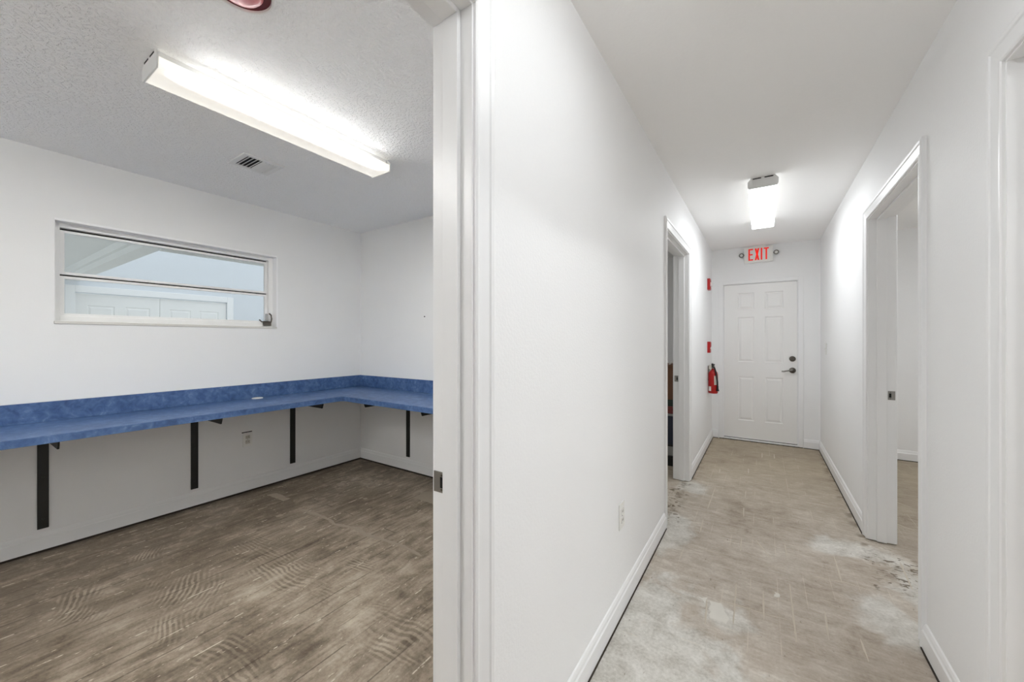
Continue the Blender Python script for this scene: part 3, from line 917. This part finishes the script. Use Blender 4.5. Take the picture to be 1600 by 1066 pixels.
for hx in (-0.221, 0.141):
    hd = obj('lamp_head', lathe(new(), [(0.026, -0.006), (0.028, -0.030), (0.024, -0.034), (0.020, -0.028), (0.0, -0.028)], (hx, EY, 2.342), 'y', 24), 'steel', es, True, label='small round emergency lamp')
    obj('lamp_face', lathe(new(), [(0.0165, -0.029), (0.0155, -0.033), (0.0, -0.034)], (hx, EY, 2.342), 'y', 20), 'plastic', hd, True)
    lo, hi = (sx0 - 0.012, sx0) if hx < 0 else (sx1, sx1 + 0.012)
    obj('lamp_arm', bx(lo, hi, EY - 0.028, EY - 0.012, 2.334, 2.350), 'steel', hd)

# fire alarm strobe and pull station on the left wall near the exit
st = thing('alarm_strobe', 'red fire alarm horn strobe high on the wall beside exit door', 'alarm', (XL, 5.20, 1.945))
obj('backbox', bx(XL, XL + 0.030, 5.150, 5.262, 1.882, 2.016, bev=0.004), 'red', st)
obj('strobe_lens', bx(XL + 0.028, XL + 0.052, 5.180, 5.232, 1.925, 1.975, bev=0.008), 'plastic', st, label='clear flash lens')
obj('grille', bx(XL + 0.029, XL + 0.033, 5.165, 5.247, 1.892, 1.915), 'red', st)
ps = thing('pull_station', 'small red fire alarm pull station above the extinguisher', 'alarm', (XL, 5.20, 1.19))
obj('backbox', bx(XL, XL + 0.032, 5.150, 5.250, 1.122, 1.256, bev=0.004), 'red', ps)
obj('pull_bar', bx(XL + 0.030, XL + 0.042, 5.165, 5.235, 1.165, 1.185, bev=0.003), 'plastic', ps, label='white pull bar')
obj('cover', bx(XL + 0.030, XL + 0.036, 5.158, 5.242, 1.195, 1.245, bev=0.002), 'red', ps)

# fire extinguisher
exx, exy, exz = XL + 0.056, 5.22, 0.632
ex = thing('fire_extinguisher', 'red fire extinguisher with black hose hung on the hallway wall', 'extinguisher', (exx, exy, exz))
obj('cylinder', lathe(new(), [(0.0, 0.0), (0.046, 0.0), (0.052, 0.010), (0.052, 0.225), (0.048, 0.250), (0.034, 0.272), (0.020, 0.284), (0.018, 0.298), (0.0, 0.298)], (exx, exy, exz), 'z', 32), 'red', ex, True)
obj('valve', lathe(new(), [(0.016, 0.296), (0.018, 0.306), (0.018, 0.330), (0.012, 0.336)], (exx, exy, exz), 'z', 16), 'steel', ex, True)
hb = new()
prism(hb, [(exx - 0.012, exz + 0.336), (exx + 0.014, exz + 0.336), (exx + 0.016, exz + 0.350), (exx - 0.012, exz + 0.360)], 1, exy - 0.060, exy + 0.035)
obj('squeeze_handle', hb, 'hose', ex)
obj('carry_handle', bx(exx - 0.009, exx + 0.009, exy - 0.058, exy + 0.018, exz + 0.318, exz + 0.328, bev=0.002), 'hose', ex)
hs = new()
tube(hs, [(exx + 0.004, exy - 0.014, exz + 0.318), (exx + 0.018, exy - 0.040, exz + 0.312), (exx + 0.030, exy - 0.056, exz + 0.28), (exx + 0.042, exy - 0.052, exz + 0.22), (exx + 0.050, exy - 0.046, exz + 0.15), (exx + 0.052, exy - 0.042, exz + 0.09)], 0.0085, 10)
hz = obj('hose', hs, 'hose', ex, True, label='black rubber hose')
obj('nozzle', lathe(new(), [(0.010, 0.095), (0.011, 0.060), (0.017, 0.040), (0.017, 0.034)], (exx + 0.052, exy - 0.042, exz), 'z', 14), 'hose', hz, True)
def band(a0, a1, z0, z1, r):
    bm = new()
    nseg = 10
    A, B = [], []
    for i in range(nseg + 1):
        t = a0 + (a1 - a0) * i / nseg
        A.append(bm.verts.new((exx + r * math.cos(t), exy + r * math.sin(t), z0)))
        B.append(bm.verts.new((exx + r * math.cos(t), exy + r * math.sin(t), z1)))
    for i in range(nseg):
        bm.faces.new((A[i], A[i + 1], B[i + 1], B[i]))
    return bm
obj('label', band(-1.25, -0.35, exz + 0.105, exz + 0.215, 0.0527), 'paper', ex, label='pale printed label')
obj('inspection_tag', band(-2.6, -1.9, exz + 0.030, exz + 0.085, 0.0528), 'plastic', ex, label='white inspection tag')
obj('wall_hook', bx(XL, exx - 0.03, exy - 0.012, exy + 0.012, exz + 0.15, exz + 0.33), 'steel', ex)
obj('hang_tag', bx(exx - 0.04, exx - 0.012, exy - 0.062, exy - 0.060, exz + 0.295, exz + 0.345), 'paper', ex, label='paper tag at the valve')

# switch by the exit door
sw_ = thing('light_switch', 'white light switch plate on the right wall near exit door', 'switch', (XR, 5.19, 1.18))
obj('plate', bx(XR - 0.0055, XR, 5.154, 5.226, 1.122, 1.240, bev=0.0025), 'plastic', sw_)
obj('toggle', bx(XR - 0.014, XR - 0.005, 5.185, 5.195, 1.174, 1.192, bev=0.002), 'plastic', sw_)

# storage room: goods stacked just inside, seen as a sliver past the left door frame
def crate(name, x0, x1, y0, y1, z0, z1, m, label, cat, rim=None):
    t = thing(name, label, cat, ((x0 + x1) / 2, (y0 + y1) / 2, z0))
    obj('body', bx(x0, x1, y0, y1, z0, z1 - 0.02, bev=0.006), m, t)
    obj('lid', bx(x0 - 0.006, x1 + 0.006, y0 - 0.006, y1 + 0.006, z1 - 0.02, z1, bev=0.004), rim or m, t)
    return t
M['box_blue'] = mat('navy_plastic', (28, 35, 54), 0.45)
M['box_grey'] = mat('grey_plastic', (150, 150, 146), 0.5)
M['box_brown'] = mat('brown_cardboard', (116, 82, 60), 0.8, vary=0.1, vscale=14)
M['box_red'] = mat('dark_red_box', (112, 48, 44), 0.6)
M['box_green'] = mat('dark_green_box', (44, 58, 48), 0.6)
sx_, sy_ = (-1.25, -0.715), (4.12, 4.52)
crate('storage_case', *sx_, *sy_, 0.0, 0.10, 'black', 'black flat case at the bottom of the storage stack', 'case')
crate('toolbox', -1.20, -0.715, 4.14, 4.50, 0.10, 0.215, 'box_grey', 'grey toolbox on the black case in the storage room', 'toolbox', 'black')
crate('storage_tote', -1.24, -0.715, 4.13, 4.51, 0.215, 0.525, 'box_blue', 'navy blue plastic tote in the storage stack', 'tote', 'box_grey')
crate('shallow_carton', -1.20, -0.715, 4.14, 4.50, 0.525, 0.600, 'box_red', 'dark red shallow carton on the navy tote', 'box')
crate('dark_carton', -1.20, -0.715, 4.14, 4.50, 0.600, 0.670, 'box_green', 'dark green shallow carton under the brown one', 'box')
crate('cardboard_box', -1.22, -0.712, 4.13, 4.51, 0.670, 1.020, 'box_brown', 'tall brown cardboard box on top of the storage stack', 'box')
stick = new()
tube(stick, [(-0.80, 4.20, 1.025), (-0.73, 4.16, 1.09), (-0.69 - 0.01, 4.13, 1.16)], 0.007, 8)
tag(obj('white_rod', stick, 'plastic', None, True), 'thin white rod sticking up from the brown box', 'rod')

# ------------------------------------------------------------------ remains on the floors
RIDGES = [[(-0.341, 3.737), (-0.346, 3.226)], [(-0.352, 3.027), (-0.345, 2.793)], [(-0.116, 3.795), (-0.116, 3.619)], [(-0.118, 3.404), (-0.113, 3.229)],
          [(-0.034, 2.894), (0.05, 2.67)], [(-0.112, 2.868), (-0.111, 2.685)], [(0.117, 2.931), (0.12, 2.73)], [(0.353, 2.926), (0.35, 2.638)],
          [(0.225, 2.61), (0.362, 2.638), (0.48, 2.624)], [(-0.114, 2.316), (-0.109, 1.976)], [(0.004, 2.324), (0.006, 2.086)], [(0.119, 2.468), (0.12, 2.003)],
          [(0.244, 2.306), (0.237, 2.095)], [(0.349, 2.176), (0.352, 2.04)], [(-0.184, 2.126), (0.022, 2.133), (0.095, 2.144)], [(-0.229, 2.107), (-0.214, 1.908)],
          [(-0.388, 2.585), (-0.211, 2.588)], [(-0.351, 4.309), (-0.345, 4.153)], [(-0.116, 4.462), (-0.112, 4.301)], [(-0.003, 5.165), (-0.003, 4.954)],
          [(0.109, 5.184), (0.109, 4.997)], [(-0.036, 2.585), (0.115, 2.61)], [(0.64, 2.75), (0.66, 3.05)], [(0.70, 4.35), (0.95, 4.1)], [(0.70, 3.75), (0.86, 3.6)]]
def ridge(pts, w=0.0045, hgt=0.0022):
    """thin raised line of old mortar, irregular width"""
    bm = new()
    P = []
    for (a, b) in zip(pts, pts[1:]):
        n_ = max(3, int((Vector(b) - Vector(a)).length / 0.03))
        for i in range(n_ + (1 if b == pts[-1] else 0)):
            t = i / n_
            P.append(Vector(a).lerp(Vector(b), t) + Vector((random.uniform(-1, 1), random.uniform(-1, 1))) * 0.0008)
    rows = []
    for i, p in enumerate(P):
        d = (P[min(i + 1, len(P) - 1)] - P[max(i - 1, 0)]).normalized()
        nrm = Vector((-d.y, d.x))
        k = min(1.0, i / 2 + 0.3, (len(P) - 1 - i) / 2 + 0.3)
        ww = w * random.uniform(0.55, 1.15) * k
        hh = hgt * random.uniform(0.6, 1.1) * k
        rows.append([bm.verts.new((p.x + nrm.x * s * ww, p.y + nrm.y * s * ww, z)) for s, z in ((-1, 0.0002), (-0.5, hh), (0.5, hh), (1, 0.0002))])
    for A, B in zip(rows, rows[1:]):
        for j in range(3):
            bm.faces.new((A[j], B[j], B[j + 1], A[j + 1]))
    bmesh.ops.recalc_face_normals(bm, faces=bm.faces[:])
    return bm
for q in RIDGES:
    thin = q[0][1] > 3.9
    obj('mortar_ridge', ridge(q, 0.0065 if thin else 0.0045), 'ridge', fl if q[0][0] < 0.62 else fr)

def blob(pts, hgt=0.0012, jitter=0.014):
    """thin ragged patch lying on the floor"""
    P = []
    n_ = len(pts)
    for i in range(n_):
        a, b = Vector(pts[i]), Vector(pts[(i + 1) % n_])
        m_ = max(2, int((b - a).length / 0.02))
        for k in range(m_):
            P.append(a.lerp(b, k / m_) + Vector((random.uniform(-1, 1), random.uniform(-1, 1))) * jitter * 0.5)
    bm = new()
    c = sum(P, Vector((0, 0))) / len(P)
    lo = [bm.verts.new((p.x, p.y, 0.0002)) for p in P]
    up = [bm.verts.new((c.x + (p.x - c.x) * 0.93, c.y + (p.y - c.y) * 0.93, hgt)) for p in P]
    for i in range(len(P)):
        bm.faces.new((lo[i], lo[(i + 1) % len(P)], up[(i + 1) % len(P)], up[i]))
    bm.faces.new(up)
    bmesh.ops.recalc_face_normals(bm, faces=bm.faces[:])
    return bm
for q in ([(-0.212, 2.097), (-0.172, 2.103), (-0.125, 2.001), (-0.132, 1.961), (-0.161, 1.968), (-0.204, 1.967)],
          [(-0.27, 2.091), (-0.224, 2.11), (-0.229, 2.056)],
          [(0.048, 2.325), (0.058, 2.34), (0.072, 2.338), (0.078, 2.32), (0.066, 2.30), (0.052, 2.305)]):
    obj('mortar_patch', blob(q), 'patch', fl)
# office: smeared crack line, patch by the door frame, ring and chips
crack = [(-2.93, 1.54), (-2.728, 1.563), (-2.562, 1.568), (-2.48, 1.548), (-2.3, 1.596), (-2.159, 1.578), (-1.996, 1.602), (-1.857, 1.615), (-1.685, 1.6)]
obj('filler_line', ridge(crack, 0.016, 0.0012), 'patch_grey', fo)
for q in ([(-2.352, 2.159), (-2.375, 2.25), (-2.371, 2.298), (-2.324, 2.347), (-2.05, 2.40), (-2.02, 2.2), (-2.129, 2.15)],
          [(-3.41, 1.535), (-3.389, 1.6), (-3.178, 1.604), (-3.16, 1.553)],
          [(-2.96, 1.385), (-2.945, 1.43), (-2.90, 1.42), (-2.915, 1.38)],
          [(-2.69, 1.92), (-2.68, 1.95), (-2.65, 1.945), (-2.655, 1.92)]):
    obj('filler_patch', blob(q), 'patch_grey', fo)
for cx_, cy_ in ((-2.945, 2.155), (-2.855, 2.135)):
    ring = [(cx_ + 0.045 * math.cos(a / 12 * 2 * math.pi), cy_ + 0.04 * math.sin(a / 12 * 2 * math.pi)) for a in range(13)]
    obj('filler_ring', ridge(ring, 0.012, 0.0015), 'patch_grey', fo)
